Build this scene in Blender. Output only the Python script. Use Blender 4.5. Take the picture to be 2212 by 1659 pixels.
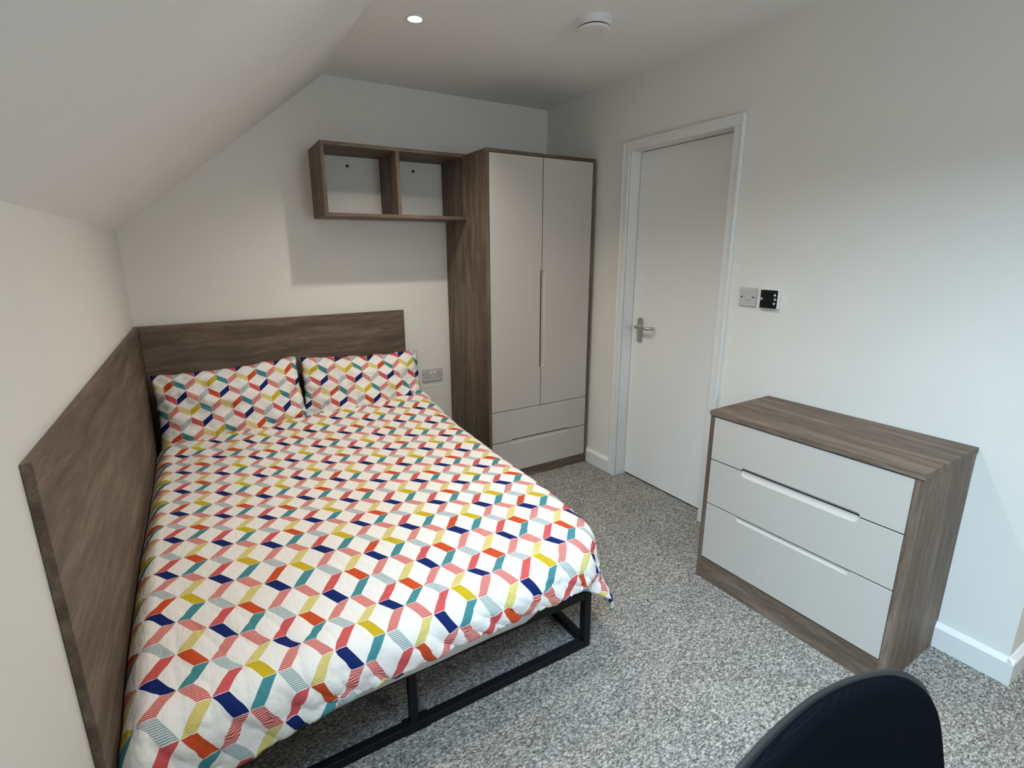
import bpy, bmesh, math, random
from mathutils import Vector, Matrix, noise
R = math.radians
S = bpy.context.scene
COL = S.collection
for o in list(bpy.data.objects):
    bpy.data.objects.remove(o)

# ---------------------------------------------------------------- camera
H = 2.3957
YAW, PIT, ROL, F = 0.5326, -0.2435, -0.0052, 1097.59
f_ = Vector((math.sin(YAW)*math.cos(PIT), math.cos(YAW)*math.cos(PIT), math.sin(PIT)))
r_ = Vector((math.cos(YAW), -math.sin(YAW), 0)); u_ = r_.cross(f_)
r2 = r_*math.cos(ROL)+u_*math.sin(ROL); u2 = -r_*math.sin(ROL)+u_*math.cos(ROL)
cam = bpy.data.cameras.new('camera'); camo = bpy.data.objects.new('camera', cam); COL.objects.link(camo)
M = Matrix((r2, u2, -f_)).transposed().to_4x4(); M.translation = Vector((-2.2205, -3.1684, 1.4545))
camo.matrix_world = M
cam.sensor_fit = 'HORIZONTAL'; cam.sensor_width = 36; cam.lens = F/2212*36
cam.shift_x = 15.34/2212; cam.shift_y = -14.87/2212
cam.clip_start = .02; cam.clip_end = 60
S.camera = camo

# ---------------------------------------------------------------- world, lights, exposure
S.view_settings.view_transform = 'Standard'; S.view_settings.look = 'None'
S.view_settings.gamma = 1; S.view_settings.use_curve_mapping = False
S.view_settings.exposure = 0.15
w = bpy.data.worlds.new('sky'); S.world = w; w.use_nodes = True
bg = w.node_tree.nodes['Background']; bg.inputs[0].default_value = (.55, .75, 1, 1); bg.inputs[1].default_value = 1.0

def area(name, loc, target, sx, sy, power, col):
    l = bpy.data.lights.new(name, 'AREA'); l.shape = 'RECTANGLE'; l.size = sx; l.size_y = sy
    l.energy = power; l.color = col
    o = bpy.data.objects.new(name, l); COL.objects.link(o); o.location = loc
    o.rotation_euler = (Vector(target)-Vector(loc)).to_track_quat('-Z', 'Y').to_euler()
    return o
# daylight: bright overcast sky above the roof window in the slope behind the camera
area('rooflight_daylight', (-3.05, -3.35, 3.35), (-1.75, -2.95, 1.2), 1.7, 1.7, 320, (.53, .79, 1))
# added fill light at the unseen gable opening, raises ambient on ceiling and door
area('gable_fill', (-.75, -4.6, 1.7), (-.9, 0, .9), .9, 1.1, 22, (.86, .93, 1))

def spot(loc, power, col=(1, .90, .78), size=126, blend=1.0):
    l = bpy.data.lights.new('downlight_lamp', 'SPOT'); l.energy = power; l.color = col
    l.spot_size = R(size); l.spot_blend = blend; l.shadow_soft_size = .022
    o = bpy.data.objects.new('downlight_lamp', l); COL.objects.link(o); o.location = loc
    return o

# ---------------------------------------------------------------- node helpers
def new_mat(name, rough=.6, spec=.4, col=None):
    m = bpy.data.materials.new(name); m.use_nodes = True
    nt = m.node_tree; b = nt.nodes['Principled BSDF']
    b.inputs['Roughness'].default_value = rough
    b.inputs['Specular IOR Level'].default_value = spec
    if col: b.inputs['Base Color'].default_value = (*col, 1)
    return m, nt, b
def srgb(r, g, b):
    f = lambda c: ((c/255+.055)/1.055)**2.4 if c > 10 else c/255/12.92
    return (f(r), f(g), f(b))
class NT:
    def __init__(s, nt): s.nt = nt
    def node(s, t, **k):
        n = s.nt.nodes.new(t)
        for a, v in k.items(): setattr(n, a, v)
        return n
    def link(s, a, b): s.nt.links.new(a, b)
    def m(s, op, *args):
        n = s.nt.nodes.new('ShaderNodeMath'); n.operation = op
        for i, a in enumerate(args):
            if isinstance(a, (int, float)): n.inputs[i].default_value = a
            else: s.nt.links.new(a, n.inputs[i])
        return n.outputs[0]
    def mix(s, f, a, b):
        n = s.nt.nodes.new('ShaderNodeMix'); n.data_type = 'RGBA'
        for sock, v in ((n.inputs[0], f), (n.inputs[6], a), (n.inputs[7], b)):
            if isinstance(v, tuple): sock.default_value = (*v, 1)
            elif isinstance(v, (int, float)): sock.default_value = v
            else: s.nt.links.new(v, sock)
        return n.outputs[2]
    def noise(s, vec, scale, detail=2, rough=.5, out=0):
        n = s.nt.nodes.new('ShaderNodeTexNoise'); n.inputs['Scale'].default_value = scale
        n.inputs['Detail'].default_value = detail; n.inputs['Roughness'].default_value = rough
        s.nt.links.new(vec, n.inputs['Vector']); return n.outputs[out]
    def ramp(s, fac, stops):
        n = s.nt.nodes.new('ShaderNodeValToRGB'); s.nt.links.new(fac, n.inputs[0])
        cr = n.color_ramp
        while len(cr.elements) < len(stops): cr.elements.new(.5)
        for e, (p, c) in zip(cr.elements, stops): e.position = p; e.color = (*c, 1)
        return n.outputs[0]
    def bump(s, height, strength, dist, b):
        n = s.nt.nodes.new('ShaderNodeBump'); n.inputs['Strength'].default_value = strength
        n.inputs['Distance'].default_value = dist
        s.nt.links.new(height, n.inputs['Height']); s.nt.links.new(n.outputs[0], b.inputs['Normal'])
    def mapping(s, vec, scale):
        n = s.nt.nodes.new('ShaderNodeMapping'); n.inputs['Scale'].default_value = scale
        s.nt.links.new(vec, n.inputs['Vector']); return n.outputs[0]

# ---------------------------------------------------------------- materials
def wall_mat(name, col):
    m, nt, b = new_mat(name, .75, .25, col); N = NT(nt)
    tc = N.node('ShaderNodeTexCoord').outputs['Object']
    c = N.ramp(N.noise(tc, 3, 3), [(.3, tuple(x*.975 for x in col)), (.7, col)])
    N.link(c, b.inputs['Base Color'])
    N.bump(N.noise(tc, 160, 3), .12, .002, b)
    return m
M_WALL = wall_mat('wall_paint', (.80, .785, .735))
M_CEIL = wall_mat('ceiling_paint', (.87, .865, .845))
m, nt, b = new_mat('gloss_white_trim', .35, .5, (.77, .77, .75)); M_TRIM = m
m, nt, b = new_mat('door_satin_white', .45, .4, (.82, .815, .79)); M_DOOR = m

def wood(name, axis, dark=srgb(68, 57, 48), mid=srgb(104, 89, 76), light=srgb(141, 125, 109)):
    m, nt, b = new_mat(name, .55, .3); N = NT(nt)
    tc = N.node('ShaderNodeTexCoord').outputs['Object']
    sc = [30, 30, 30]; sc[axis] = 2.6
    sf = [300, 300, 300]; sf[axis] = 16
    warp = N.noise(N.mapping(tc, (1.5, 1.5, 1.5)), 1.2, 2, .5, 1)
    vm = N.node('ShaderNodeVectorMath', operation='SCALE'); N.link(warp, vm.inputs[0]); vm.inputs['Scale'].default_value = .10
    va = N.node('ShaderNodeVectorMath', operation='ADD'); N.link(tc, va.inputs[0]); N.link(vm.outputs[0], va.inputs[1])
    g1 = N.noise(N.mapping(va.outputs[0], tuple(sc)), 1, 4, .6)
    g2 = N.noise(N.mapping(tc, tuple(sf)), 1, 3, .6)
    g3 = N.noise(N.mapping(va.outputs[0], tuple(x*.28 for x in sc)), 1, 2, .5)
    v = N.m('ADD', N.m('ADD', N.m('MULTIPLY', g1, .45), N.m('MULTIPLY', g2, .30)), N.m('MULTIPLY', g3, .25))
    c = N.ramp(v, [(.33, dark), (.50, mid), (.66, light)])
    N.link(c, b.inputs['Base Color'])
    N.bump(g2, .15, .001, b)
    return m
M_WOOD = [wood('grey_oak_grain_x', 0), wood('grey_oak_grain_y', 1), wood('grey_oak_grain_z', 2)]
m, nt, b = new_mat('matt_cashmere_front', .42, .35, srgb(192, 186, 178)); M_FRONT = m
m, nt, b = new_mat('gap_shade_black', .9, .1, (.012, .010, .009)); M_DARK = m  # near-black standing in for shade in gaps and behind panels
m, nt, b = new_mat('brushed_steel', .32, .5, (.50, .49, .47)); b.inputs['Metallic'].default_value = 1; M_STEEL = m
m, nt, b = new_mat('black_metal', .5, .22, (.005, .006, .008)); M_BLACK = m
m, nt, b = new_mat('white_plastic', .35, .45, (.80, .80, .79)); M_PLAS = m
m, nt, b = new_mat('grey_white_plastic', .4, .4, (.56, .54, .52)); M_PLAS2 = m
m, nt, b = new_mat('dark_hole', .8, .1, (.02, .02, .02)); M_HOLE = m
m, nt, b = new_mat('black_glass', .12, .5, (.010, .014, .014)); M_GLASSB = m
m, nt, b = new_mat('icon_white', .5, .3, (.75, .76, .76)); M_ICON = m
m, nt, b = new_mat('lamp_lens', .3, .5, (1, 1, 1)); b.inputs['Emission Color'].default_value = (1, .93, .80, 1); b.inputs['Emission Strength'].default_value = 45; M_LENS = m
m, nt, b = new_mat('window_glass', .05, .5, (1, 1, 1)); b.inputs['Transmission Weight'].default_value = 1
N = NT(nt); tr = N.node('ShaderNodeBsdfTransparent'); gl = N.node('ShaderNodeBsdfGlossy'); gl.inputs['Roughness'].default_value = .02
mx = N.node('ShaderNodeMixShader'); mx.inputs[0].default_value = .06; N.link(tr.outputs[0], mx.inputs[1]); N.link(gl.outputs[0], mx.inputs[2])
N.link(mx.outputs[0], nt.nodes['Material Output'].inputs['Surface']); M_PANE = m

# carpet: grey loop pile, mottled
m, nt, b = new_mat('grey_fleck_carpet', .95, .1); N = NT(nt)
tc = N.node('ShaderNodeTexCoord').outputs['Object']
mp = N.node('ShaderNodeMapping'); mp.inputs['Rotation'].default_value = (0, 0, R(28)); mp.inputs['Scale'].default_value = (1, 1.9, 1)
N.link(tc, mp.inputs['Vector']); mv = mp.outputs[0]
wv = N.noise(tc, 90, 2, .5, 1)
vs = N.node('ShaderNodeVectorMath', operation='SCALE'); N.link(wv, vs.inputs[0]); vs.inputs['Scale'].default_value = .012
va = N.node('ShaderNodeVectorMath', operation='ADD'); N.link(mv, va.inputs[0]); N.link(vs.outputs[0], va.inputs[1])
n1 = N.noise(va.outputs[0], 95, 4, .65); n2 = N.noise(va.outputs[0], 210, 3, .6); n3 = N.noise(tc, 6, 2)
v = N.m('ADD', N.m('ADD', N.m('MULTIPLY', n1, .62), N.m('MULTIPLY', n2, .34)), N.m('MULTIPLY', n3, .04))
c = N.ramp(v, [(.36, srgb(60, 58, 55)), (.455, srgb(116, 113, 108)), (.53, srgb(164, 159, 152)), (.61, srgb(216, 210, 200))])
N.link(c, b.inputs['Base Color']); N.bump(v, .75, .010, b); M_CARPET = m

# white cotton
m, nt, b = new_mat('white_cotton', .85, .1, (.70, .69, .68)); N = NT(nt)
tc = N.node('ShaderNodeTexCoord').outputs['Object']; N.bump(N.noise(tc, 14, 4), .5, .02, b); M_SHEET = m

# printed geometric bedding: rhombille of white diamonds and coloured / striped bands
def bedding(name, seed, fold):
    m, nt, b = new_mat(name, .8, .12); N = NT(nt); MM = N.m
    uv = N.node('ShaderNodeUVMap').outputs[0]
    sp = N.node('ShaderNodeSeparateXYZ'); N.link(uv, sp.inputs[0]); X, Y = sp.outputs[0], sp.outputs[1]
    U, V, bx, ax = .0741, .0509, .0391, .0350
    ky = MM('DIVIDE', Y, V); k = MM('FLOOR', ky); h = MM('SUBTRACT', ky, k)
    xr = MM('SUBTRACT', MM('SUBTRACT', X, MM('MULTIPLY', k, U)), MM('MULTIPLY', h, bx))
    q = MM('DIVIDE', xr, 2*U); mi = MM('FLOOR', q); xx = MM('MULTIPLY', MM('SUBTRACT', q, mi), 2*U)
    e1 = MM('MULTIPLY', MM('SUBTRACT', 1, h), 2*bx)
    e2 = MM('ADD', e1, ax); e3 = MM('ADD', e2, MM('MULTIPLY', h, 2*bx))
    g = .0007
    isQ = MM('MULTIPLY', MM('GREATER_THAN', xx, MM('ADD', e1, g)), MM('LESS_THAN', xx, MM('SUBTRACT', e2, g)))
    isP = MM('MULTIPLY', MM('GREATER_THAN', xx, MM('ADD', e3, g)), MM('LESS_THAN', xx, 2*U-g))
    gh = .012
    inh = MM('MULTIPLY', MM('GREATER_THAN', h, gh), MM('LESS_THAN', h, 1-gh))
    par = lambda a: MM('MODULO', MM('ADD', MM('ABSOLUTE', a), 0), 2)
    nQ = MM('ADD', mi, k); nP = MM('ADD', nQ, 1)
    mo = MM('GREATER_THAN', par(mi), .5); nQo = MM('GREATER_THAN', par(nQ), .5); nPo = MM('GREATER_THAN', par(nP), .5)
    stripe = MM('GREATER_THAN', MM('FRACT', MM('MULTIPLY', h, 12)), .42)
    white = srgb(243, 241, 236)
    NAVY, ORNG, YELL, TEAL, PINK = srgb(24, 42, 104), srgb(207, 82, 44), srgb(205, 178, 40), srgb(74, 142, 150), srgb(212, 92, 92)
    RS = N.mix(stripe, srgb(240, 196, 184), srgb(198, 66, 66)); YS = N.mix(stripe, srgb(236, 226, 170), srgb(206, 188, 84)); GS = N.mix(stripe, srgb(222, 228, 226), srgb(142, 164, 166))
    # the print repeats every six double rows: yellow in rows 2, 3, 5, orange end bands in row 2
    lv = MM('FLOOR', MM('MULTIPLY', MM('ADD', k, .5), .5)); l6 = MM('FLOORED_MODULO', MM('ADD', lv, seed), 6)
    eq = lambda v_: MM('COMPARE', l6, v_, .2)
    oy = N.mix(MM('MAXIMUM', MM('MAXIMUM', eq(2), eq(3)), eq(5)), ORNG, YELL)
    po = N.mix(eq(2), PINK, ORNG)
    Qc = N.mix(nQo, N.mix(mo, oy, GS), N.mix(mo, NAVY, RS))
    Pc = N.mix(nPo, N.mix(mo, TEAL, po), N.mix(mo, RS, YS))
    c = N.mix(MM('MULTIPLY', isQ, inh), white, Qc); c = N.mix(MM('MULTIPLY', isP, inh), c, Pc)
    N.link(c, b.inputs['Base Color'])
    tc = N.node('ShaderNodeTexCoord').outputs['Object']
    w1 = N.noise(N.mapping(tc, fold), 1, 4, .6); w2 = N.noise(tc, 55, 3, .6)
    mr = N.node('ShaderNodeMapping'); mr.inputs['Rotation'].default_value = (.5, .3, R(34)); mr.inputs['Scale'].default_value = (26, 7, 16); N.link(tc, mr.inputs['Vector'])
    cr = MM('ABSOLUTE', MM('SUBTRACT', N.noise(mr.outputs[0], 1, 3, .55), .5)); cr = MM('MINIMUM', cr, .09)    # thin sharp creases
    N.bump(MM('ADD', MM('ADD', w1, MM('MULTIPLY', w2, .18)), MM('MULTIPLY', cr, 1.1)), .62, .012, b)
    return m
M_DUVET = bedding('duvet_print', 0, (9, 7, 9)); M_PILLOW = bedding('pillowcase_print', 1, (12, 12, 12))

# ribbed black mesh fabric
m, nt, b = new_mat('ribbed_black_fabric', .95, .02, (.006, .007, .010)); N = NT(nt)
tc = N.node('ShaderNodeTexCoord').outputs['Object']; sp = N.node('ShaderNodeSeparateXYZ'); N.link(tc, sp.inputs[0])
s_ = N.m('SINE', N.m('MULTIPLY', N.m('ADD', sp.outputs[2], N.m('MULTIPLY', N.m('MULTIPLY', sp.outputs[0], sp.outputs[0]), .35)), 2600))
N.link(N.ramp(s_, [(.2, (.003, .0035, .005)), (.9, (.0045, .005, .007))]), b.inputs['Base Color']); N.bump(s_, .12, .001, b); M_MESHF = m
m, nt, b = new_mat('dark_grey_shell', .5, .35, (.019, .0185, .0175)); M_SHELL = m

# ---------------------------------------------------------------- geometry helpers
def tag(o, label=None, cat=None, group=None, kind=None):
    if label: o['label'] = label
    if cat: o['category'] = cat
    if group: o['group'] = group
    if kind: o['kind'] = kind
    return o
def empty(name, loc, label, cat, rz=0, group=None, kind=None):
    o = bpy.data.objects.new(name, None); COL.objects.link(o); o.location = loc; o.rotation_euler = (0, 0, rz)
    o.empty_display_size = .05
    return tag(o, label, cat, group, kind)
class MB:
    def __init__(s): s.bm = bmesh.new()
    def box(s, x0, x1, y0, y1, z0, z1, bev=0):
        t = bmesh.new(); bmesh.ops.create_cube(t, size=1)
        for v in t.verts:
            v.co = ((x0+x1)/2+v.co.x*(x1-x0), (y0+y1)/2+v.co.y*(y1-y0), (z0+z1)/2+v.co.z*(z1-z0))
        if bev: bmesh.ops.bevel(t, geom=list(t.edges), offset=bev, segments=2, affect='EDGES', profile=.5)
        return s.add(t)
    def add(s, t, mat=None):
        me = bpy.data.meshes.new('t'); 
        if mat is not None: t.transform(mat)
        t.to_mesh(me); t.free(); s.bm.from_mesh(me); bpy.data.meshes.remove(me); return s
    def cyl(s, p0, p1, r0, r1=None, n=24, bev=0, cap=True):
        p0, p1 = Vector(p0), Vector(p1); d = p1-p0; t = bmesh.new()
        bmesh.ops.create_cone(t, cap_ends=cap, segments=n, radius1=r0, radius2=r0 if r1 is None else r1, depth=d.length)
        if bev:
            es = [e for e in t.edges if abs(e.verts[0].co.z-e.verts[1].co.z) < 1e-6]
            bmesh.ops.bevel(t, geom=es, offset=bev, segments=2, affect='EDGES')
        return s.add(t, Matrix.Translation((p0+p1)/2) @ d.to_track_quat('Z', 'Y').to_matrix().to_4x4())
    def tube(s, pts, rad, n=12):
        pts = [Vector(p) for p in pts]; rings = []
        for i, p in enumerate(pts):
            d = (pts[min(i+1, len(pts)-1)]-pts[max(i-1, 0)]).normalized()
            q = d.to_track_quat('Z', 'Y'); rr = rad[i] if isinstance(rad, list) else rad
            rings.append([s.bm.verts.new(p+q @ Vector((rr*math.cos(a*2*math.pi/n), rr*math.sin(a*2*math.pi/n), 0))) for a in range(n)])
        for a, c in zip(rings, rings[1:]):
            for i in range(n): s.bm.faces.new((a[i], a[(i+1) % n], c[(i+1) % n], c[i]))
        s.bm.faces.new(list(reversed(rings[0]))); s.bm.faces.new(rings[-1]); return s
    def lathe(s, prof, n=48, c=(0, 0, 0)):
        rings = [[s.bm.verts.new((c[0]+r*math.cos(a*2*math.pi/n), c[1]+r*math.sin(a*2*math.pi/n), c[2]+z)) for a in range(n)] for r, z in prof]
        for a, d in zip(rings, rings[1:]):
            for i in range(n): s.bm.faces.new((a[i], a[(i+1) % n], d[(i+1) % n], d[i]))
        if prof[0][0] > 1e-4: s.bm.faces.new(list(reversed(rings[0])))
        if prof[-1][0] > 1e-4: s.bm.faces.new(rings[-1])
        return s
    def poly(s, pts, d):   # flat polygon extruded by vector d
        d = Vector(d); a = [s.bm.verts.new(p) for p in pts]; c = [s.bm.verts.new(Vector(p)+d) for p in pts]; n = len(pts)
        s.bm.faces.new(a); s.bm.faces.new(list(reversed(c)))
        for i in range(n): s.bm.faces.new((a[i], c[i], c[(i+1) % n], a[(i+1) % n]))
        return s
    def build(s, name, mat, parent=None, smooth=False, world=True):
        bm = s.bm; bmesh.ops.recalc_face_normals(bm, faces=list(bm.faces))
        if parent is not None and world:
            off = Vector(parent.location)
            if parent.parent: off = off+Vector(parent.parent.location)
            for v in bm.verts: v.co = v.co-off
        me = bpy.data.meshes.new(name); bm.to_mesh(me); bm.free()
        if smooth:
            for p in me.polygons: p.use_smooth = True
        me.materials.append(mat)
        o = bpy.data.objects.new(name, me); COL.objects.link(o)
        if parent is not None: o.parent = parent
        return o
def smooth_angle(o, a=35):
    me = o.data
    for p in me.polygons: p.use_smooth = True
    try: me.set_sharp_from_angle(angle=R(a))
    except Exception: pass
def struct(o): o['kind'] = 'structure'; return o

# ---------------------------------------------------------------- room shell
XS, W, ZK = -1.5008, -2.5403, 1.5559
YE = -2.7903          # end of the right wall, the room opens beyond it
YB = -4.40; XR = 1.30
struct(MB().box(W-.1, XR+.1, YB-.1, .1, -.12, 0).build('floor', M_CARPET))
struct(MB().box(XS-.02, XR+.1, YB-.1, .1, H, H+.1).build('ceiling', M_CEIL))
struct(MB().poly([(W-.1, 0, 0), (.12, 0, 0), (.12, 0, H), (XS, 0, H), (W, 0, ZK), (W-.1, 0, ZK)], (0, .1, 0)).build('wall_back', M_WALL))
struct(MB().box(W-.1, W, YB, 0, 0, ZK).build('wall_left', M_WALL))
# sloped soffit with the opening of the roof window
D = Vector((XS-W, 0, H-ZK)); NRM = Vector((-(H-ZK), 0, XS-W)).normalized()
WA, WB_, WY0, WY1 = .06, .86, -3.62, -2.62
def sl(t, y, k=0): return Vector((W, y, ZK))+D*t+NRM*k
sb = MB()
for t0, t1, y0, y1 in ((0, 1, WY1, 0), (0, 1, YB, WY0), (0, WA, WY0, WY1), (WB_, 1, WY0, WY1)):
    sb.poly([sl(t0, y0), sl(t1, y0), sl(t1, y1), sl(t0, y1)], NRM*.16)
struct(sb.build('wall_slope', M_CEIL))
win = empty('window_1', sl((WA+WB_)/2, (WY0+WY1)/2, .12), None, None, kind='structure')
fb = MB()
for t0, t1, y0, y1 in ((WA, WA+.05, WY0, WY1), (WB_-.05, WB_, WY0, WY1), (WA+.05, WB_-.05, WY0, WY0+.06), (WA+.05, WB_-.05, WY1-.06, WY1)):
    fb.poly([sl(t0, y0, .08), sl(t1, y0, .08), sl(t1, y1, .08), sl(t0, y1, .08)], NRM*.06)
fb.build('window_frame', M_TRIM, win)
MB().poly([sl(WA+.05, WY0+.06, .10), sl(WB_-.05, WY0+.06, .10), sl(WB_-.05, WY1-.06, .10), sl(WA+.05, WY1-.06, .10)], NRM*.006).build('pane', M_PANE, win)

# right wall with the doorway
DY0, DY1, DZ = -.842, -1.520, 2.006
wb = MB()
wb.box(0, .12, DY0+.02, .0, 0, H); wb.box(0, .12, YE, DY1-.02, 0, H); wb.box(0, .12, DY1-.02, DY0+.02, DZ+.02, H)
struct(wb.build('wall_right', M_WALL))
struct(MB().box(.12, XR, YE, YE+.1, 0, H).build('wall_return', M_WALL))
struct(MB().box(XR, XR+.1, YB, YE+.1, 0, H).build('wall_alcove', M_WALL))
gb = MB()
gx0, gx1, gz0, gz1 = -1.2, -.3, .95, 2.05
gb.box(W-.1, gx0, YB-.1, YB, 0, H); gb.box(gx1, XR+.1, YB-.1, YB, 0, H); gb.box(gx0, gx1, YB-.1, YB, 0, gz0); gb.box(gx0, gx1, YB-.1, YB, gz1, H)
struct(gb.build('wall_front', M_WALL))
w2 = empty('window_2', ((gx0+gx1)/2, YB-.05, 1.5), None, None, kind='structure')
fb = MB()
fb.box(gx0, gx0+.06, YB-.08, YB-.02, gz0, gz1); fb.box(gx1-.06, gx1, YB-.08, YB-.02, gz0, gz1)
fb.box(gx0+.06, gx1-.06, YB-.08, YB-.02, gz0, gz0+.06); fb.box(gx0+.06, gx1-.06, YB-.08, YB-.02, gz1-.06, gz1); fb.build('window_frame', M_TRIM, w2)
MB().box(gx0+.06, gx1-.06, YB-.053, YB-.047, gz0+.06, gz1-.06).build('pane', M_PANE, w2)
# black sheet behind the doorway, stands in for shade below the door
struct(MB().box(.12, .16, DY1-.1, DY0+.1, .0, DZ+.1).build('doorway_shade', M_DARK))

# skirting boards: bevelled top
def skirt(name, p0, p1, nrm, hgt=.098, th=.018):
    p0, p1, n = Vector(p0), Vector(p1), Vector(nrm)
    prof = [(0, 0), (th, 0), (th, hgt-.016), (th-.004, hgt-.012), (.005, hgt-.002), (0, hgt)]
    mb = MB(); A = [mb.bm.verts.new(p0+n*a+Vector((0, 0, z))) for a, z in prof]; B = [mb.bm.verts.new(p1+n*a+Vector((0, 0, z))) for a, z in prof]
    mb.bm.faces.new(A); mb.bm.faces.new(list(reversed(B)))
    for i in range(len(prof)): mb.bm.faces.new((A[i], B[i], B[(i+1) % len(prof)], A[(i+1) % len(prof)]))
    return struct(mb.build(name, M_TRIM))
skirt('baseboard_right', (0, -.02, 0), (0, -.792, 0), (-1, 0, 0))
skirt('baseboard_right', (0, -1.566, 0), (0, YE-.0176, 0), (-1, 0, 0))
skirt('baseboard_return', (-.0172, YE, 0), (XR, YE, 0), (0, -1, 0))
skirt('baseboard_alcove', (XR, YE, 0), (XR, YB, 0), (-1, 0, 0))
skirt('baseboard_left', (W, -2.06, 0), (W, YB, 0), (1, 0, 0))
skirt('baseboard_back', (-1.105, 0, 0), (-.80, 0, 0), (0, -1, 0))

# architrave and lining
def prism_frame(name, y0, y1, zt, wd, x0, x1, mat):
    mb = MB()
    mb.box(x0, x1, y0-wd if y0 < y1 else y0, y0 if y0 < y1 else y0+wd, 0, zt, .003)
    return mb
ab = MB()
ab.box(-.018, 0, -.842, -.792, 0, 2.006, .002); ab.box(-.018, 0, -1.566, -1.518, 0, 2.006, .002); ab.box(-.0179, 0, -1.5657, -.7923, 2.0062, 2.053, .002)
ab.box(-.0215, -.0005, -.805, -.7908, 0, 2.0542, .003); ab.box(-.0215, -.0005, -1.5672, -1.553, 0, 2.0542, .003); ab.box(-.0213, -.0007, -1.5665, -.7915, 2.040, 2.0538, .003)
struct(ab.build('trim_1', M_TRIM))
lb = MB(); lb.box(-.004, .12, -.842, -.815, 0, 2.03); lb.box(-.004, .12, -1.545, -1.520, 0, 2.03); lb.box(-.004, .12, -1.520, -.842, 2.006, 2.03)
struct(lb.build('trim_2', M_TRIM))
door = empty('door_1', (.08, -1.18, 0), None, None, kind='structure')
MB().box(.078, .118, -1.517, -.845, .012, 2.003, .0015).build('door_leaf', M_DOOR, door)
# lever handle on backplate
hb = MB()
def rrect(cy, cz, w_, h_, r, n=6):
    pts = []
    for sx, sz, a0 in ((1, 1, 0), (-1, 1, 90), (-1, -1, 180), (1, -1, 270)):
        for i in range(n+1):
            a = R(a0+90*i/n); pts.append((cy+sx*(w_/2-r)+r*math.cos(a), cz+sz*(h_/2-r)+r*math.sin(a)))
    return pts
hp = MB().poly([(.078, y, z) for y, z in rrect(-.917, .978, .042, .150, .010)], (-.008, 0, 0)).build('door_handle', M_STEEL, door)
pts = [(.072, -.912, 1.000), (.050, -.912, 1.000), (.036, -.914, 1.000), (.028, -.921, 1.000), (.025, -.935, 1.000)]
pts += [(.025, -.955-.02*i, 1.000) for i in range(3)] + [(.028, -1.010, 1.000), (.036, -1.022, 1.000), (.050, -1.028, 1.0), (.066, -1.029, 1.0)]
lv = MB(); lv.tube(pts, .0095, 14); lv.cyl((.072, -.912, 1.0), (.060, -.912, 1.0), .013)
o = lv.build('lever', M_STEEL, None, smooth=True)
for v in o.data.vertices: v.co -= Vector(door.location)
o.parent = hp; smooth_angle(o, 50)
for z in (1.042, .914):
    o = MB().cyl((.0702, -.917, z), (.0688, -.917, z), .004, n=12).build('screw', M_STEEL)
    for v in o.data.vertices: v.co -= Vector(door.location)
    o.parent = hp

# ---------------------------------------------------------------- shared: panel with routed finger scoops
def front_panel(L, Wd, T=.018, top=None, bot=None, bev=.0012):
    """Panel lying with length along local X (0..L), width along local Z (0..Wd), front face at y=0, back at y=T.
    top/bot=(a, b, depth, reach): a scoop in that edge between a and b."""
    def n_at(x, sc):
        if not sc: return 0
        a, b_, d, _ = sc; r = d*.95
        if x <= a or x >= b_: return 0
        e = min(x-a, b_-x)
        if e >= r: return d
        return d*math.sqrt(max(0, 1-(1-e/r)**2))
    xs = {0, L}
    for sc in (top, bot):
        if sc:
            a, b_, d, _ = sc; r = d*.95
            for i in range(10): xs.add(a+r*(1-math.cos(i/9*math.pi/2))); xs.add(b_-r*(1-math.cos(i/9*math.pi/2)))
            xs.add(a-1e-4); xs.add(b_+1e-4)
    xs = sorted(xs); mb = MB(); rings = []
    K = 5
    for x in xs:
        nt_, nb = n_at(x, top), n_at(x, bot)
        dt = (top[3] if top else .01); db = (bot[3] if bot else .01)
        pr = []
        pr += [(T, 0)]
        for k in range(K, 0, -1): f = k/K; pr.append((db*f, nb*(1-f**1.6)))
        pr += [(bev*0, nb+bev)]
        pr += [(0, Wd-nt_-bev)]
        thr = bool(top) and top[3] == 0      # reach 0: the edge is cut straight through
        for k in range(1, K+1): f = k/K; pr.append((.012*f, Wd-nt_) if thr else (dt*f, Wd-nt_*(1-f**1.6)))
        pr += [(T, Wd-nt_ if thr else Wd)]
        rings.append([mb.bm.verts.new((x, y, z)) for y, z in pr])
    for A, B in zip(rings, rings[1:]):
        n = len(A)
        for i in range(n): mb.bm.faces.new((A[i], A[(i+1) % n], B[(i+1) % n], B[i]))
    mb.bm.faces.new(rings[0]); mb.bm.faces.new(list(reversed(rings[-1])))
    return mb
def place_panel(mb, mat4, name, parent):
    bmesh.ops.transform(mb.bm, matrix=mat4, verts=list(mb.bm.verts))
    o = mb.build(name, M_FRONT, parent, world=False); smooth_angle(o, 40); return o

# ---------------------------------------------------------------- wardrobe
WL, WR, WD, WH = -.7953, -.020, -.558, 2.0
WZ1, WZ2, WZ3, WXM = .4814, .2758, .0618, -.4147
wr = empty('wardrobe', ((WL+WR)/2, WD/2, 0), 'tall grey-brown oak wardrobe with two beige doors, left of the white door', 'wardrobe')
MB().box(WL, WL+.018, WD, -.003, 0, WH-.018, .0008).build('side_panel', M_WOOD[2], wr)
MB().box(WR-.018, WR, WD, -.003, 0, WH-.018, .0008).build('side_panel', M_WOOD[2], wr)
MB().box(WL, WR, WD-.001, -.003, WH-.018, WH, .0008).build('top', M_WOOD[0], wr)
MB().box(WL+.018, WR-.018, WD+.003, WD+.02, 0, WZ3-.002).build('plinth', M_WOOD[0], wr)
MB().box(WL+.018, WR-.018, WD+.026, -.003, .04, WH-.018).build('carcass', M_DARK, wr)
x0, x1 = WL+.0205, WR-.0205; g = .0022
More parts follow.
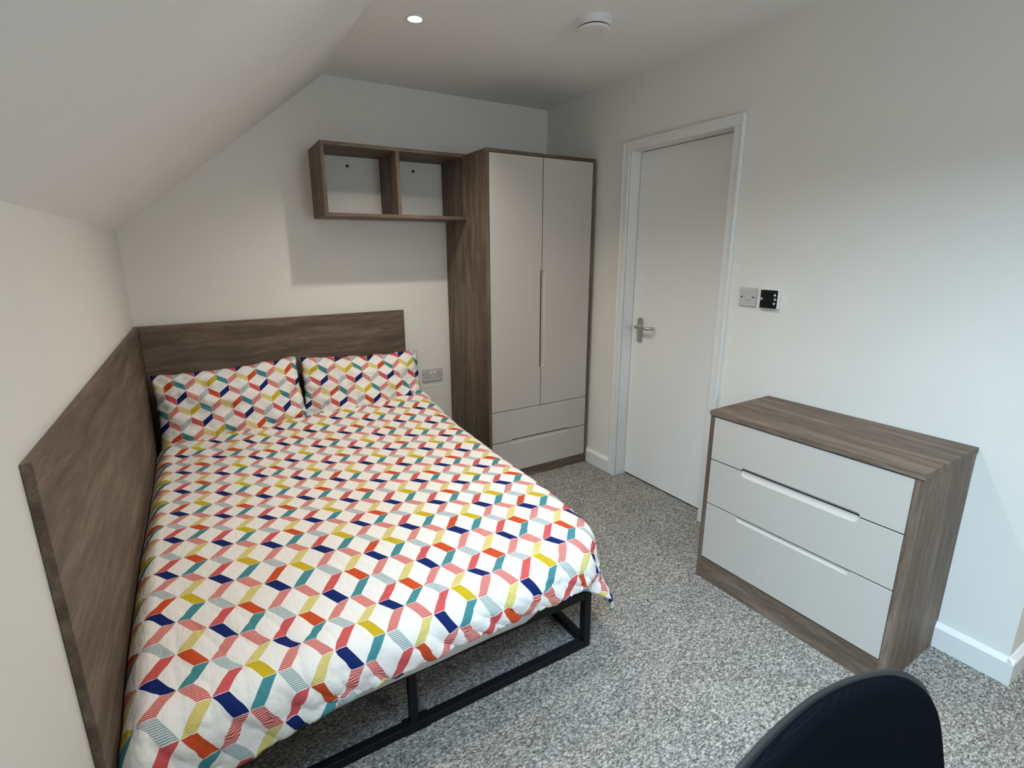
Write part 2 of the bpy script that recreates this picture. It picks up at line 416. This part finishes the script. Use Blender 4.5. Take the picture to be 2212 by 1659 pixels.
def wt(x, y, z): return Vector((x, y, z))-Vector(wr.location)
# doors: local X -> world Z, local Z -> world X ; front faces -y
zb, zt = WZ1+g, WH-.018-.003
Lz = zt-zb; sa, sbb = .7338-zb, 1.3409-zb
basis = Matrix(((0, 0, 1, 0), (0, 1, 0, 0), (1, 0, 0, 0), (0, 0, 0, 1)))
mb = front_panel(Lz, (WXM-g)-x0, top=(sa, sbb, .0085, 0))
place_panel(mb, Matrix.Translation(wt(x0, WD, zb)) @ basis, 'door', wr)
mb = front_panel(Lz, x1-(WXM+g), bot=(sa, sbb, .024, .016))
place_panel(mb, Matrix.Translation(wt(WXM+g, WD, zb)) @ basis, 'door', wr)
for z0, z1, tp, bt in ((WZ2+g, WZ1-g, None, (.6365, .1839)), (WZ3+g, WZ2-g, (.6365, .1839), None)):
    T_ = (-tp[0]-x0, -tp[1]-x0, .016, .013) if tp else None; B_ = (-bt[0]-x0, -bt[1]-x0, .007, .013) if bt else None
    place_panel(front_panel(x1-x0, z1-z0, top=T_, bot=B_), Matrix.Translation(wt(x0, WD, z0)), 'drawer', wr)

sl_ = MB(); y0_, y1_ = WD+.0045, WD+.0175  # dark strips put in as shade between doors, drawers and in the finger slot
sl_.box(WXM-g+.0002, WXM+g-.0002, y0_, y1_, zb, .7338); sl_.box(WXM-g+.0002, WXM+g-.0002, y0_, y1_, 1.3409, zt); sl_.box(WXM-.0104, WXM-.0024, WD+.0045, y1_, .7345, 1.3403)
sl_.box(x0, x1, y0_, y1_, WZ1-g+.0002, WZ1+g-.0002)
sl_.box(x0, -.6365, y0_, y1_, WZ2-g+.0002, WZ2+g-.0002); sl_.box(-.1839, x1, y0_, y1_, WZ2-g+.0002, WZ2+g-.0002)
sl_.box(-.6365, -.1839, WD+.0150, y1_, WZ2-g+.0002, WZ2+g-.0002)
sl_.build('gap_shade_strip', M_DARK, wr)

# ---------------------------------------------------------------- chest of drawers (local: X to the wall, Y along the wall)
CD, C0, C1, CH = -.4088, -1.8357, -2.5889, .7951
ch = empty('chest_of_drawers', (-.0105, C0, 0), 'low three-drawer chest in grey-brown oak with light grey fronts, against the right wall', 'chest of drawers', rz=.011)
LN = C1-C0
def lc(mb, name, mat): return mb.build(name, mat, ch, world=False)
lc(MB().box(CD-.006, 0, LN-.003, .003, CH-.020, CH, .001), 'top', M_WOOD[1])
for y_, d_ in ((-.018, .018), (LN, .020)):    # side panels are cut over the skirting
    lc(MB().poly([(CD, y_, 0), (-.012, y_, 0), (-.012, y_, .104), (.002, y_, .104), (.002, y_, CH-.020), (CD, y_, CH-.020)], (0, d_, 0)), 'side_panel', M_WOOD[2])
lc(MB().box(CD+.003, CD+.02, LN+.020, -.018, 0, .104), 'plinth', M_WOOD[1])
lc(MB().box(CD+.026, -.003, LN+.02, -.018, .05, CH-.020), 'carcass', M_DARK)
# front faces -x: local X -> -Y (from far end toward the camera), panel y -> +x
cb = Matrix(((0, 1, 0, 0), (-1, 0, 0, 0), (0, 0, 1, 0), (0, 0, 0, 1)))
ya, yl = -.0205, -LN-.0225
Lp = yl+ya
s0, s1 = 1.9975-1.8357-.0195, 2.4385-1.8357-.0195
for z0, z1, tp, bt in ((.578, .7715, 0, 1), (.373, .578, 1, 0), (.107, .373, 1, 0)):
    place_panel(front_panel(Lp, z1-z0-.0044, top=(s0, s1, .021 if z0 != .107 else .017, .016) if tp else None, bot=(s0, s1, .012, .016) if bt else None),
                Matrix.Translation((CD, ya, z0+.0022)) @ cb, 'drawer', ch)

sl_ = MB()  # drawer gaps darkened with strips that stand in for shade
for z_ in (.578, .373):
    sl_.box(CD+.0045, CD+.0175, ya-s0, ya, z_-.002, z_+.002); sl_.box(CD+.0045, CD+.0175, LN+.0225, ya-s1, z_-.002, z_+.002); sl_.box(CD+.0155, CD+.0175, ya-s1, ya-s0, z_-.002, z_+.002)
lc(sl_, 'gap_shade_strip', M_DARK)

# ---------------------------------------------------------------- wall shelf unit
SL, SD, ST, SB = -1.6133, -.3056, 2.0031, 1.6366
sh = empty('wall_shelf', ((SL+WL)/2, SD/2, SB), 'open two-compartment wall shelf box in grey-brown oak, above the headboard', 'shelf')
MB().box(SL, SL+.018, SD, -.001, SB+.0, ST, .0008).build('side_panel', M_WOOD[2], sh)
MB().box(WL-.0185, WL-.0005, SD, -.001, SB, ST, .0008).build('side_panel', M_WOOD[2], sh)
MB().box(SL+.018, WL-.0185, SD, -.001, ST-.018, ST, .0008).build('top', M_WOOD[0], sh)
MB().box(SL+.018, WL-.0185, SD, -.001, SB, SB+.018, .0008).build('bottom', M_WOOD[0], sh)
MB().box(-1.2155, -1.1965, SD, -.001, SB+.018, ST-.018, .0005).build('divider', M_WOOD[2], sh)
for x, z in ((-1.4034, 1.9348), (-1.0037, 1.9324)):
    MB().cyl((x, -.002, z), (x, -.006, z), .0085, n=16).build('fixing_cap', M_SHELL, sh)
for x, z in ((-1.403, 1.7153), (-1.007, 1.7201)):
    MB().cyl((x, -.001, z), (x, -.006, z), .004, .003, n=12).build('screw', M_STEEL, sh)

# ---------------------------------------------------------------- headboard panels
XH, YSF, ZH = -1.1169, -2.0046, 1.0895
hbd = empty('headboard', ((W+XH)/2, -.01, .2), 'wide flat grey-brown oak headboard panel on the back wall behind the pillows', 'headboard')
MB().box(W+.0195, XH, -.020, -.001, .2, ZH, .001).build('board', M_WOOD[0], hbd)
sbd = empty('side_board', (W+.01, -1.0, .2), 'long grey-brown oak side panel on the left wall along the bed', 'panel')
MB().box(W+.001, W+.0185, YSF, -.001, .2, ZH, .001).build('board', M_WOOD[1], sbd)

# ---------------------------------------------------------------- bed frame
BX0, BX1, BYF, BYH = -2.505, -1.122, -1.929, -.04
RT = .245
bed = empty('bed_frame', ((BX0+BX1)/2, (BYF+BYH)/2, 0), 'black square-tube metal bed frame standing on the carpet under the bedding', 'bed frame')
t = .030
for x in (BX0, BX1-t):
    for y in (BYF, BYH-t):
        MB().box(x, x+t, y, y+t, 0, RT, .003).build('leg', M_BLACK, bed)
mx_ = -1.8185
MB().box(mx_-.013, mx_+.013, BYF+.003, BYF+.028, .03, RT-.03, .002).build('leg', M_BLACK, bed)
for y in (BYF, BYH-t):
    MB().box(BX0+t, BX1-t, y, y+t, 0, .030, .003).build('floor_rail', M_BLACK, bed)
    MB().box(BX0+t, BX1-t, y, y+t, RT-.034, RT, .003).build('top_rail', M_BLACK, bed)
for x in (BX0, BX1-t):
    MB().box(x, x+t, BYF+t, BYH-t, 0, .030, .003).build('floor_rail', M_BLACK, bed)
    MB().box(x, x+t, BYF+t, BYH-t, RT-.034, RT, .003).build('top_rail', M_BLACK, bed)
jb = MB().box(mx_-.035, mx_+.05, BYF-.0025, BYF+t+.0025, -.0+.001, .0335, .001); jb.build('joint_sleeve', M_BLACK, bed)
for x in (mx_-.018, mx_+.03):
    MB().cyl((x, BYF-.0025, .017), (x, BYF-.0055, .017), .0045, n=12).build('bolt', M_BLACK, bed)
for i in range(11):
    y = -.16-.166*i
    MB().box(BX0+t, BX1-t, y-.012, y+.012, RT-.024, RT-.002, .002).build('slat', M_BLACK, bed)

# ---------------------------------------------------------------- mattress and fitted sheet
def smooth_(t_):
    t_ = max(0, min(1, t_)); return t_*t_*(3-2*t_)
def soft_box(x0, x1, y0, y1, z0, z1, r, n=26, amp=.004, seed=0, open_=False):
    """rounded block whose surface wavers slightly"""
    mb = MB(); bmn = bmesh.new(); bmesh.ops.create_cube(bmn, size=2)
    bmesh.ops.subdivide_edges(bmn, edges=list(bmn.edges), cuts=n, use_grid_fill=True)
    hx, hy, hz = (x1-x0)/2, (y1-y0)/2, (z1-z0)/2; c = Vector(((x0+x1)/2, (y0+y1)/2, (z0+z1)/2))
    for v in bmn.verts:
        p = Vector((v.co.x*hx, v.co.y*hy, v.co.z*hz))
        q = Vector((max(-hx+r, min(hx-r, p.x)), max(-hy+r, min(hy-r, p.y)), max(-hz+r, min(hz-r, p.z))))
        d = p-q
        if d.length > 1e-9: p = q+d.normalized()*r
        nz = noise.noise(Vector((p.x*6, p.y*6, p.z*9))+Vector((seed, 0, 0)))
        v.co = c+p+(d.normalized() if d.length > 1e-9 else Vector((0, 0, 1)))*nz*amp
    mb.add(bmn); return mb
mat_ = soft_box(-2.503, -1.140, -1.89, -.045, RT+.001, .368, .045, amp=.001).build('mattress', M_SHEET, None, smooth=True)
tag(mat_, 'double mattress in a white fitted sheet, showing below the duvet at the foot', 'mattress')
sht = soft_box(-2.512, -1.125, -1.944, -.036, RT+.0, .378, .055, amp=.006, seed=3, n=40).build('fitted_sheet', M_SHEET, None, smooth=True)
for v in sht.data.vertices:     # its hem hangs over the foot rail of the frame
    if v.co.y < -1.88 and v.co.z < .33:
        k = min(1, (.33-v.co.z)/.085)*min(1, max(0, (-1.30-v.co.x)/.12))
        if k > 0:
            v.co.y = v.co.y*(1-k)+k*(-1.950-.005*noise.noise(Vector((v.co.x*9, v.co.z*14, 3))))
            v.co.z -= k*(-.002+.006*noise.noise(Vector((v.co.x*4, 0, 0)))+.024*smooth_((-1.5-v.co.x)/1.0))
sht.parent = mat_

# ---------------------------------------------------------------- duvet
XL, XRT, YF = -2.508, -1.105, -1.945     # outer limits of the flat top
def smooth(a, b_, x):
    t_ = max(0, min(1, (x-a)/(b_-a))); return t_*t_*(3-2*t_)
ZC = (0.48199, 0.028234, -0.05326, 0.082717, 0.0114486, -0.015286, 0.053595, 0.010331, 0.0035857, 0.0194636)
def top_z(x, y):
    u = max(-2.50, min(-1.10, x))+1.86; v = max(-1.86, min(-.24, y))+1.27
    z, q = 0, 0
    for a in range(4):
        for b_ in range(4-a): z += ZC[q]*u**a*v**b_; q += 1
    z += .006*noise.noise(Vector((x*3.3+4, y*3.0, 1.7)))+.004*noise.noise(Vector((x*7, y*6, 5.1)))
    # rumples near the pillows, left of the middle and at the foot
    a = smooth(-.65, -.30, y)*.9+.7*math.exp(-((x+2.22)/.16)**2)*smooth(-1.5, -.7, y)+.5*smooth(-1.3, -1.1, x)*smooth(-.9, -.7, y)
    z += .008*a*noise.noise(Vector((x*11, y*9, 2.2)))-.007*a*abs(noise.noise(Vector((x*16+y*6, y*13, 7.2))))
    # drag lines running up from the foot
    ft = smooth(-1.45, -1.80, y)
    if ft > 0: z -= .004*ft*max(0, .2-abs(noise.noise(Vector((x*15+y*7, y*3.5-x*2, 8.4)))))/.2
    return z
def fold_noise(x, y, z):
    d = .010*noise.noise(Vector((x*5+z*3, z*4, y*4)))
    rg = abs(noise.noise(Vector(((x+z*.9)*13, (z-x*.3)*4.5, y*6+3))))
    r2_ = abs(noise.noise(Vector((x*22+y*9+z*16, y*9-x*5, z*7+5))))
    return d-.012*(rg-.2)-.005*max(0, .22-r2_)/.22
RR = .085
def duvet_pt(s, t):
    """s: cloth x, t: cloth y (negative to the foot). The rolled edge radius is RR."""
    xe, ye = XRT-RR*.45, YF+RR*.45        # where the top starts to roll over
    RC = .11; cx_, cy_ = xe-RC, ye+RC       # plan radius of the foot corner
    d0, d1 = max(0, s-cx_), max(0, cy_-t); rho = math.hypot(d0, d1); phi = math.atan2(d1, d0)
    if d0 > 0 and d1 > 0:
        r = max(0, rho-RC)
        x, y = (s, t) if r == 0 else (cx_+RC*math.cos(phi), cy_-RC*math.sin(phi))
    else:
        r = max(0, s-xe, ye-t); x, y = min(s, xe), max(t, ye)
        phi = 0 if s > xe else math.pi/2
    ds = 1 if (r > 0 and phi < math.pi/2-.01) else 0; dt = 1 if (r > 0 and phi > .01) else 0
    z = top_z(x, y)
    if s < XL+.05:
        e = (XL+.05-s); z -= .9*e*e/.05*1.0+ .02*e/.05
    if ds == 0 and dt == 0:
        e = t-(-.262)                     # rolled head edge
        if e > 0: a = min(e/.035, math.pi); return Vector((x, -.262+.035*math.sin(a), z-.035*(1-math.cos(a))))
        return Vector((x, y, z))
    dx, dy = math.cos(phi), -math.sin(phi)
    both = math.sin(2*phi)**2 if (ds > 0 and dt > 0) else 0
    al = .05+.14*both
    if dt > 0 and ds > 0:
        al -= .30*math.exp(-((math.degrees(phi)-66)/9)**2)*smooth(.12, .25, r)
        al += .12*math.exp(-((math.degrees(phi)-48)/10)**2)*smooth(.10, .25, r)
    elif ds > 0: al += .10*smooth(-1.35, -1.9, t)+.05*math.sin(t*9)
    arc = RR*math.pi/2*.92
    if r < arc: a = r/arc*math.pi/2*.95; hh = RR*math.sin(a); vv = RR*(1-math.cos(a))
    else: k = r-arc; hh = RR+k*math.sin(al); vv = RR+k*math.cos(al)
    w_ = smooth(.02, .16, r)*fold_noise(s, t, z-vv)*(1.6 if dt > 0 else 1)
    hh += w_
    return Vector((x+dx*hh, y+dy*hh, z-vv))
# the cloth is pulled a little out of square: small shifts of the print (mm) at points of the cloth
PULL = [(-0.044, -0.63, 9, 19), (0.07, -0.747, 43, 34), (0.247, -0.64, 14, 29), (0.344, -0.742, 66, 29), (0.193, -0.825, 68, 11), (0.55, -0.613, 8, 2), (0.64, -0.737, 66, 24), (-0.075, -0.818, 40, 4), (-0.497, -0.484, 17, -25), (-0.34, -0.616, 9, 5), (-0.205, -0.741, 22, 28), (-0.64, -0.61, 12, -1), (-0.472, -0.743, -8, 30), (-0.334, -0.821, 3, 7), (-0.644, -0.388, 16, -19), (-0.188, -0.273, 5, -32), (-0.034, -0.388, -1, -19), (0.117, -0.499, -4, -10), (0.42, -0.493, -10, -16), (-0.034, -0.007, -1, 7), (0.561, -0.391, -3, -16), (-0.467, 0.31, -13, -5), (-0.472, 0.519, -8, -10), (0.405, 0.512, 5, -3), (-0.059, 0.813, 24, 1), (-0.501, 0.929, 21, -13)]
def pulled(a, b_):
    sw, sx, sy = .35, 0, 0
    for x, y, ex, ey in PULL:
        w_ = math.exp(-((a-x)**2+(b_-y)**2)/(2*.13**2)); sw += w_; sx += w_*ex; sy += w_*ey
    return a+sx/sw/1000, b_+sy/sw/1000
bm = bmesh.new(); uvl = bm.loops.layers.uv.new('UVMap')
s0_, s1_, t0_, t1_ = XL, XRT+.215, -.17, YF-.138
NX, NY = 230, 270
grid = [[None]*(NY+1) for _ in range(NX+1)]; rest = {}
CT, ST = math.cos(.0247), math.sin(.0247)
P0 = (-1.8616+.0357, -1.2743)            # pattern origin on the cloth
for i in range(NX+1):
    s = s0_+(s1_-s0_)*i/NX
    tend = t1_+.020*math.sin((s+2.5)*2.4)-(.05*smooth(-1.9, -2.5, s))
    for j in range(NY+1):
        t_ = t0_+(tend-t0_)*j/NY
        ss = s
        v = bm.verts.new(duvet_pt(ss, t_)); grid[i][j] = v; q0, q1 = s-P0[0], t_-P0[1]; rest[v] = pulled(CT*q0-ST*q1-.0043, ST*q0+CT*q1-.0468)
for i in range(NX):
    for j in range(NY):
        f = bm.faces.new((grid[i][j], grid[i+1][j], grid[i+1][j+1], grid[i][j+1])); f.smooth = True
        for l in f.loops: l[uvl].uv = rest[l.vert]
bmesh.ops.recalc_face_normals(bm, faces=list(bm.faces))
me = bpy.data.meshes.new('duvet'); bm.to_mesh(me); bm.free(); me.materials.append(M_DUVET)
dv = bpy.data.objects.new('duvet', me); COL.objects.link(dv)
sm = dv.modifiers.new('thickness', 'SOLIDIFY'); sm.thickness = .012; sm.offset = -1
if me.polygons[NX*NY//2].normal.z < 0: sm.offset = 1
tag(dv, 'white duvet printed with coloured zigzag cubes, spread over the bed', 'duvet')

# ---------------------------------------------------------------- pillows
def pillow(name, cx, wid, hgt, thick, loc, lean, rz, roll, seed, label):
    root = empty(name, loc, label, 'pillow', group='patterned pillows')
    bm = bmesh.new(); uvl = bm.loops.layers.uv.new('UVMap'); n1, n2 = 64, 44; rest = {}
    rot = Matrix.Rotation(rz, 4, 'Z') @ Matrix.Rotation(lean, 4, 'X') @ Matrix.Rotation(roll, 4, 'Y')
    def pt(u, v, side):
        pu = (1-.035*(1-v*v)**1.2)*(1-.025*v); pv = 1-.07*(1-u*u)**1.2
        x = u*wid/2*(pu if abs(u) > 0 else 1); z = v*hgt/2*pv
        th = thick/2*(max(0, 1-abs(u)**3.2))**.62*(max(0, 1-abs(v)**2.8))**.62
        nz = noise.noise(Vector((u*3+seed, v*3, side*2.0)))*.022+.009*noise.noise(Vector((u*9+seed, v*7, side)))
        edge = 1-max(abs(u), abs(v))**6
        rk = abs(noise.noise(Vector((u*8+seed, v*6+seed, .5))))*.026*max(abs(u), abs(v))**2
        y = -side*(th+(nz-rk)*min(1, edge*2))+.010*noise.noise(Vector((u*4, v*4, seed)))*1
        z += .010*noise.noise(Vector((u*5+seed, 7, 0)))*abs(v); x += .008*noise.noise(Vector((v*6, seed, 3)))*abs(u)
        return rot @ Vector((x, y, z))
    front = [[bm.verts.new(pt(-1+2*i/n1, -1+2*j/n2, 1)) for j in range(n2+1)] for i in range(n1+1)]
    back = [[front[i][j] if i in (0, n1) or j in (0, n2) else bm.verts.new(pt(-1+2*i/n1, -1+2*j/n2, -1)) for j in range(n2+1)] for i in range(n1+1)]
    for g_ in (front, back):
        for i in range(n1):
            for j in range(n2):
                f = bm.faces.new((g_[i][j], g_[i+1][j], g_[i+1][j+1], g_[i][j+1])); f.smooth = True
                for l, (a, c_) in zip(f.loops, ((i, j), (i+1, j), (i+1, j+1), (i, j+1))):
                    X = (-1+2*a/n1)*wid/2*1.03; Z = (-1+2*c_/n2)*hgt/2*1.06
                    l[uvl].uv = (Z+seed*.031, -X+seed*.017)
    bmesh.ops.recalc_face_normals(bm, faces=list(bm.faces))
    me = bpy.data.meshes.new('pillowcase'); bm.to_mesh(me); bm.free(); me.materials.append(M_PILLOW)
    o = bpy.data.objects.new('pillowcase', me); COL.objects.link(o); o.parent = root
    return root
pillow('pillow', 0, .715, .44, .19, (-2.142, -.155, .650), R(-17), R(1), R(-2), 2.0, 'patterned pillow leaning on the headboard, left of the two, beside the side panel')
pillow('pillow', 0, .715, .43, .19, (-1.436, -.158, .645), R(-17), R(-2), R(2), 7.3, 'patterned pillow leaning on the headboard, right of the two, nearer the wall socket')

# ---------------------------------------------------------------- wall fittings
# light switch
sw = empty('light_switch', (0, -1.671, 1.238), 'small square light switch plate on the right wall beside the door frame', 'light switch')
b_ = MB().box(-.009, -.0005, -1.7145, -1.6275, 1.1945, 1.2815, .003); b_.build('plate', M_PLAS2, sw)
MB().box(-.0125, -.009, -1.682, -1.662, 1.224, 1.254, .002).build('rocker', M_PLAS2, sw)
for y in (-1.641, -1.701): MB().cyl((-.009, y, 1.238), (-.0098, y, 1.238), .0042, n=12).build('screw', M_SHELL, sw)
# thermostat
th = empty('thermostat', (0, -1.785, 1.237), 'square thermostat with black glass face and arrow buttons, right of the light switch', 'thermostat')
MB().box(-.021, -.0005, -1.8285, -1.7415, 1.1935, 1.2805, .003).build('body', M_PLAS, th)
MB().box(-.0225, -.021, -1.8255, -1.7445, 1.1965, 1.2775, .0005).build('screen', M_GLASSB, th)
def tri(cy, cz, s, up):
    k = 1 if up else -1
    return MB().poly([(-.0225, cy-s, cz-k*s*.75), (-.0225, cy+s, cz-k*s*.75), (-.0225, cy, cz+k*s)], (-.0008, 0, 0))
tri(-1.813, 1.257, .0065, True).build('up_button', M_ICON, th); tri(-1.813, 1.217, .0065, False).build('down_button', M_ICON, th)
for y in (-1.751, -1.8155):
    rb = MB(); rb.lathe([(.0032, 0), (.0058, 0), (.0058, .0008), (.0032, .0008), (.0032, 0)], 24)
    bmesh.ops.transform(rb.bm, matrix=Matrix.Translation((-.0225, y, 1.237)) @ Matrix.Rotation(R(-90), 4, 'Y'), verts=list(rb.bm.verts))
    rb.build('round_button', M_ICON, th)
# double socket on the back wall
so = empty('wall_socket', (-.931, 0, .636), 'white double socket with two switches on the back wall between bed and wardrobe', 'socket')
MB().box(-1.005, -.857, -.010, -.0005, .591, .679, .003).build('plate', M_PLAS2, so)
for x in (-.945, -.917): MB().box(x-.008, x+.008, -.0135, -.010, .640, .665, .002).build('switch', M_PLAS, so)
for cx in (-.972, -.890):
    MB().box(cx-.002, cx+.002, -.0108, -.0095, .641, .651).build('pin_hole', M_HOLE, so)
    for k in (-.011, .011): MB().box(cx+k-.0038, cx+k+.0038, -.0108, -.0095, .619, .623).build('pin_hole', M_HOLE, so)
for x in (-.996, -.866): MB().cyl((x, -.010, .635), (x, -.0108, .635), .003, n=10).build('screw', M_SHELL, so)
# shallow trunking line in the plaster below the socket
struct(MB().box(-1.02, -.845, -.0012, 0, .548, .560, .0004).build('trim_4', M_WALL))

# smoke alarm
al = empty('smoke_alarm', (-.652, -1.262, H), 'round white smoke alarm on the ceiling above the wardrobe corner', 'smoke alarm')
o = MB().lathe([(.0, 0), (.0775, 0), (.0775, -.004), (.074, -.008), (.0715, -.026), (.068, -.029), (.0, -.029)], 64, (-.652, -1.262, H)).build('base', M_PLAS, al); smooth_angle(o, 30)
o = MB().lathe([(.0, -.029), (.063, -.029), (.063, -.034), (.0, -.034)], 64, (-.652, -1.262, H)).build('vent_ring', M_HOLE, al)
o = MB().lathe([(.0, -.034), (.0685, -.034), (.069, -.037), (.064, -.043), (.0, -.045)], 64, (-.652, -1.262, H)).build('cover', M_PLAS, al); smooth_angle(o, 30)
MB().box(-.646, -.632, -1.296, -1.289, H-.0462, H-.0435, .001).build('test_button', M_PLAS2, al)

# ceiling downlights
LX = [(-1.311, -.902), (-1.355, -1.80), (-1.34, -2.75), (.55, -3.45)]
for i, (x, y) in enumerate(LX):
    lab = ['round recessed ceiling spotlight glowing above the bed beside the slope', 'recessed ceiling spotlight above the foot of the bed, outside the picture',
           'recessed ceiling spotlight above the office chair, outside the picture', 'recessed ceiling spotlight beyond the end of the right wall'][i]
    dl = empty('ceiling_spotlight', (x, y, H), lab, 'ceiling light', group='recessed ceiling spotlights')
    o = MB().lathe([(.029, .002), (.029, -.003), (.032, -.0045), (.041, -.003), (.0425, 0), (.0425, .002)], 48, (x, y, H)).build('bezel', M_PLAS, dl); smooth_angle(o, 40)
    o = MB().lathe([(.0, -.0035), (.015, -.0032), (.0292, -.001), (.0292, .001), (0, .001)], 40, (x, y, H)).build('lens', M_LENS, dl); smooth_angle(o, 60)
    spot((x, y, H-.03), [44, 37, 19, 30][i], col=(1, .905, .785) if i < 3 else (1, .82, .62), size=140 if i == 1 else 128)

# ---------------------------------------------------------------- office chair
SC = .83
tl = R(15); O = Vector((-1.705, -2.970, .911))+Vector((0, -math.cos(tl), math.sin(tl)))*.010
upv = Vector((0, math.sin(tl), math.cos(tl))); nv = Vector((0, -math.cos(tl), math.sin(tl)))
oc = empty('office_chair', (-1.705, -3.20, 0), 'black office chair with ribbed fabric back, in the foreground at the lower right corner', 'chair')
half = [(0, .094), (.08, .088), (.16, .073), (.215, .055), (.258, .027), (.281, .002), (.294, -.03), (.296, -.08), (.290, -.15), (.280, -.25), (.262, -.40), (.235, -.52), (.18, -.585), (.10, -.605), (0, -.61)]
def outline(s_):
    s_, k = s_ if isinstance(s_, tuple) else (s_, 1)
    pts = [(a*SC*k, b_*SC) for a, b_ in half]
    # shrink around the centre
    cz = -.22; pts = [(a*s_, cz+(b_-cz)*s_) for a, b_ in pts]
    full = pts+[(-a, b_) for a, b_ in reversed(pts[1:-1])]
    # resample smoothly
    out = []; n = len(full)
    for i in range(n):
        p0, p1, p2, p3 = full[i-1], full[i], full[(i+1) % n], full[(i+2) % n]
        for q in range(4):
            t_ = q/4
            out.append(tuple(.5*((2*p1[d])+(-p0[d]+p2[d])*t_+(2*p0[d]-5*p1[d]+4*p2[d]-p3[d])*t_**2+(-p0[d]+3*p1[d]-3*p2[d]+p3[d])*t_**3) for d in (0, 1)))
    return out
def chair_pt(a, c_, d):    # a across, c_ up, d outward from the sitting side
    bow = .10*a*a; a, c_ = a*.9976+(c_-.07)*.0698, .07+(c_-.07)*.9976-a*.0698     # stands turned a little
    return O+Vector((a, 0, 0))+upv*c_+nv*(d+bow)
def shield(layers, name, mat):
    mb = MB(); rings = []
    for s_, d in layers: rings.append([mb.bm.verts.new(chair_pt(a, c_, d)) for a, c_ in outline(s_)])
    for A, B in zip(rings, rings[1:]):
        n = len(A)
        for i in range(n): mb.bm.faces.new((A[i], A[(i+1) % n], B[(i+1) % n], B[i]))
    for r_, d, s_ in ((rings[0], layers[0][1], layers[0][0]), (rings[-1], layers[-1][1], layers[-1][0])):
        prev = r_
        for k in (.85, .65, .4, .2):
            nr = [mb.bm.verts.new(chair_pt(a, c_, d)) for a, c_ in outline((s_[0]*k, s_[1]) if isinstance(s_, tuple) else s_*k)]
            n = len(nr)
            for i in range(n): mb.bm.faces.new((prev[i], prev[(i+1) % n], nr[(i+1) % n], nr[i]))
            prev = nr
        mb.bm.faces.new(prev)
    return mb
o = shield([(.98, -.0145), (.999, -.012), (1.0, -.008), (.99, -.0065)], 'shell', M_SHELL).build('back_shell', M_SHELL, oc); smooth_angle(o, 50)
o = shield([((.985, .93), -.0065), ((.996, .93), -.004), ((.998, .93), .002), ((.988, .93), .006), ((.95, .93), .008)], 'pad', M_MESHF).build('backrest', M_MESHF, oc); smooth_angle(o, 50)
o = soft_box(-1.945, -1.465, -3.47, -3.02, .425, .500, .034, n=14, amp=.002).build('seat', M_MESHF, oc, smooth=True)
MB().box(-1.74, -1.67, -3.05, -2.985, .36, .72, .01).build('back_bracket', M_BLACK, oc)
mbx = MB(); mbx.box(-1.80, -1.61, -3.34, -3.02, .385, .424, .008); mbx.build('tilt_mechanism', M_BLACK, oc)
MB().cyl((-1.705, -3.23, .10), (-1.705, -3.23, .39), .025).build('gas_lift', M_BLACK, oc)
MB().cyl((-1.705, -3.23, .075), (-1.705, -3.23, .125), .045, .035).build('hub', M_BLACK, oc)
for i in range(5):
    a = R(18+72*i); d = Vector((math.cos(a), math.sin(a), 0)); c0 = Vector((-1.705, -3.23, .10))
    leg = MB().tube([c0+d*.03, c0+d*.16-Vector((0, 0, .008)), c0+d*.285-Vector((0, 0, .025))], [.026, .021, .016], 10).build('leg', M_BLACK, oc, smooth=True)
    pw = c0+d*.29
    sd_ = Vector((-d.y, d.x, 0))
    cs = MB(); pz = Vector((pw.x, pw.y, .028))
    cs.cyl(pz-sd_*.025, pz-sd_*.006, .0275, n=20, bev=.004); cs.cyl(pz+sd_*.006, pz+sd_*.025, .0275, n=20, bev=.004); cs.cyl(pz+Vector((0, 0, .0)), pz+Vector((0, 0, .055)), .008, n=10)
    cs.build('caster', M_BLACK, oc)
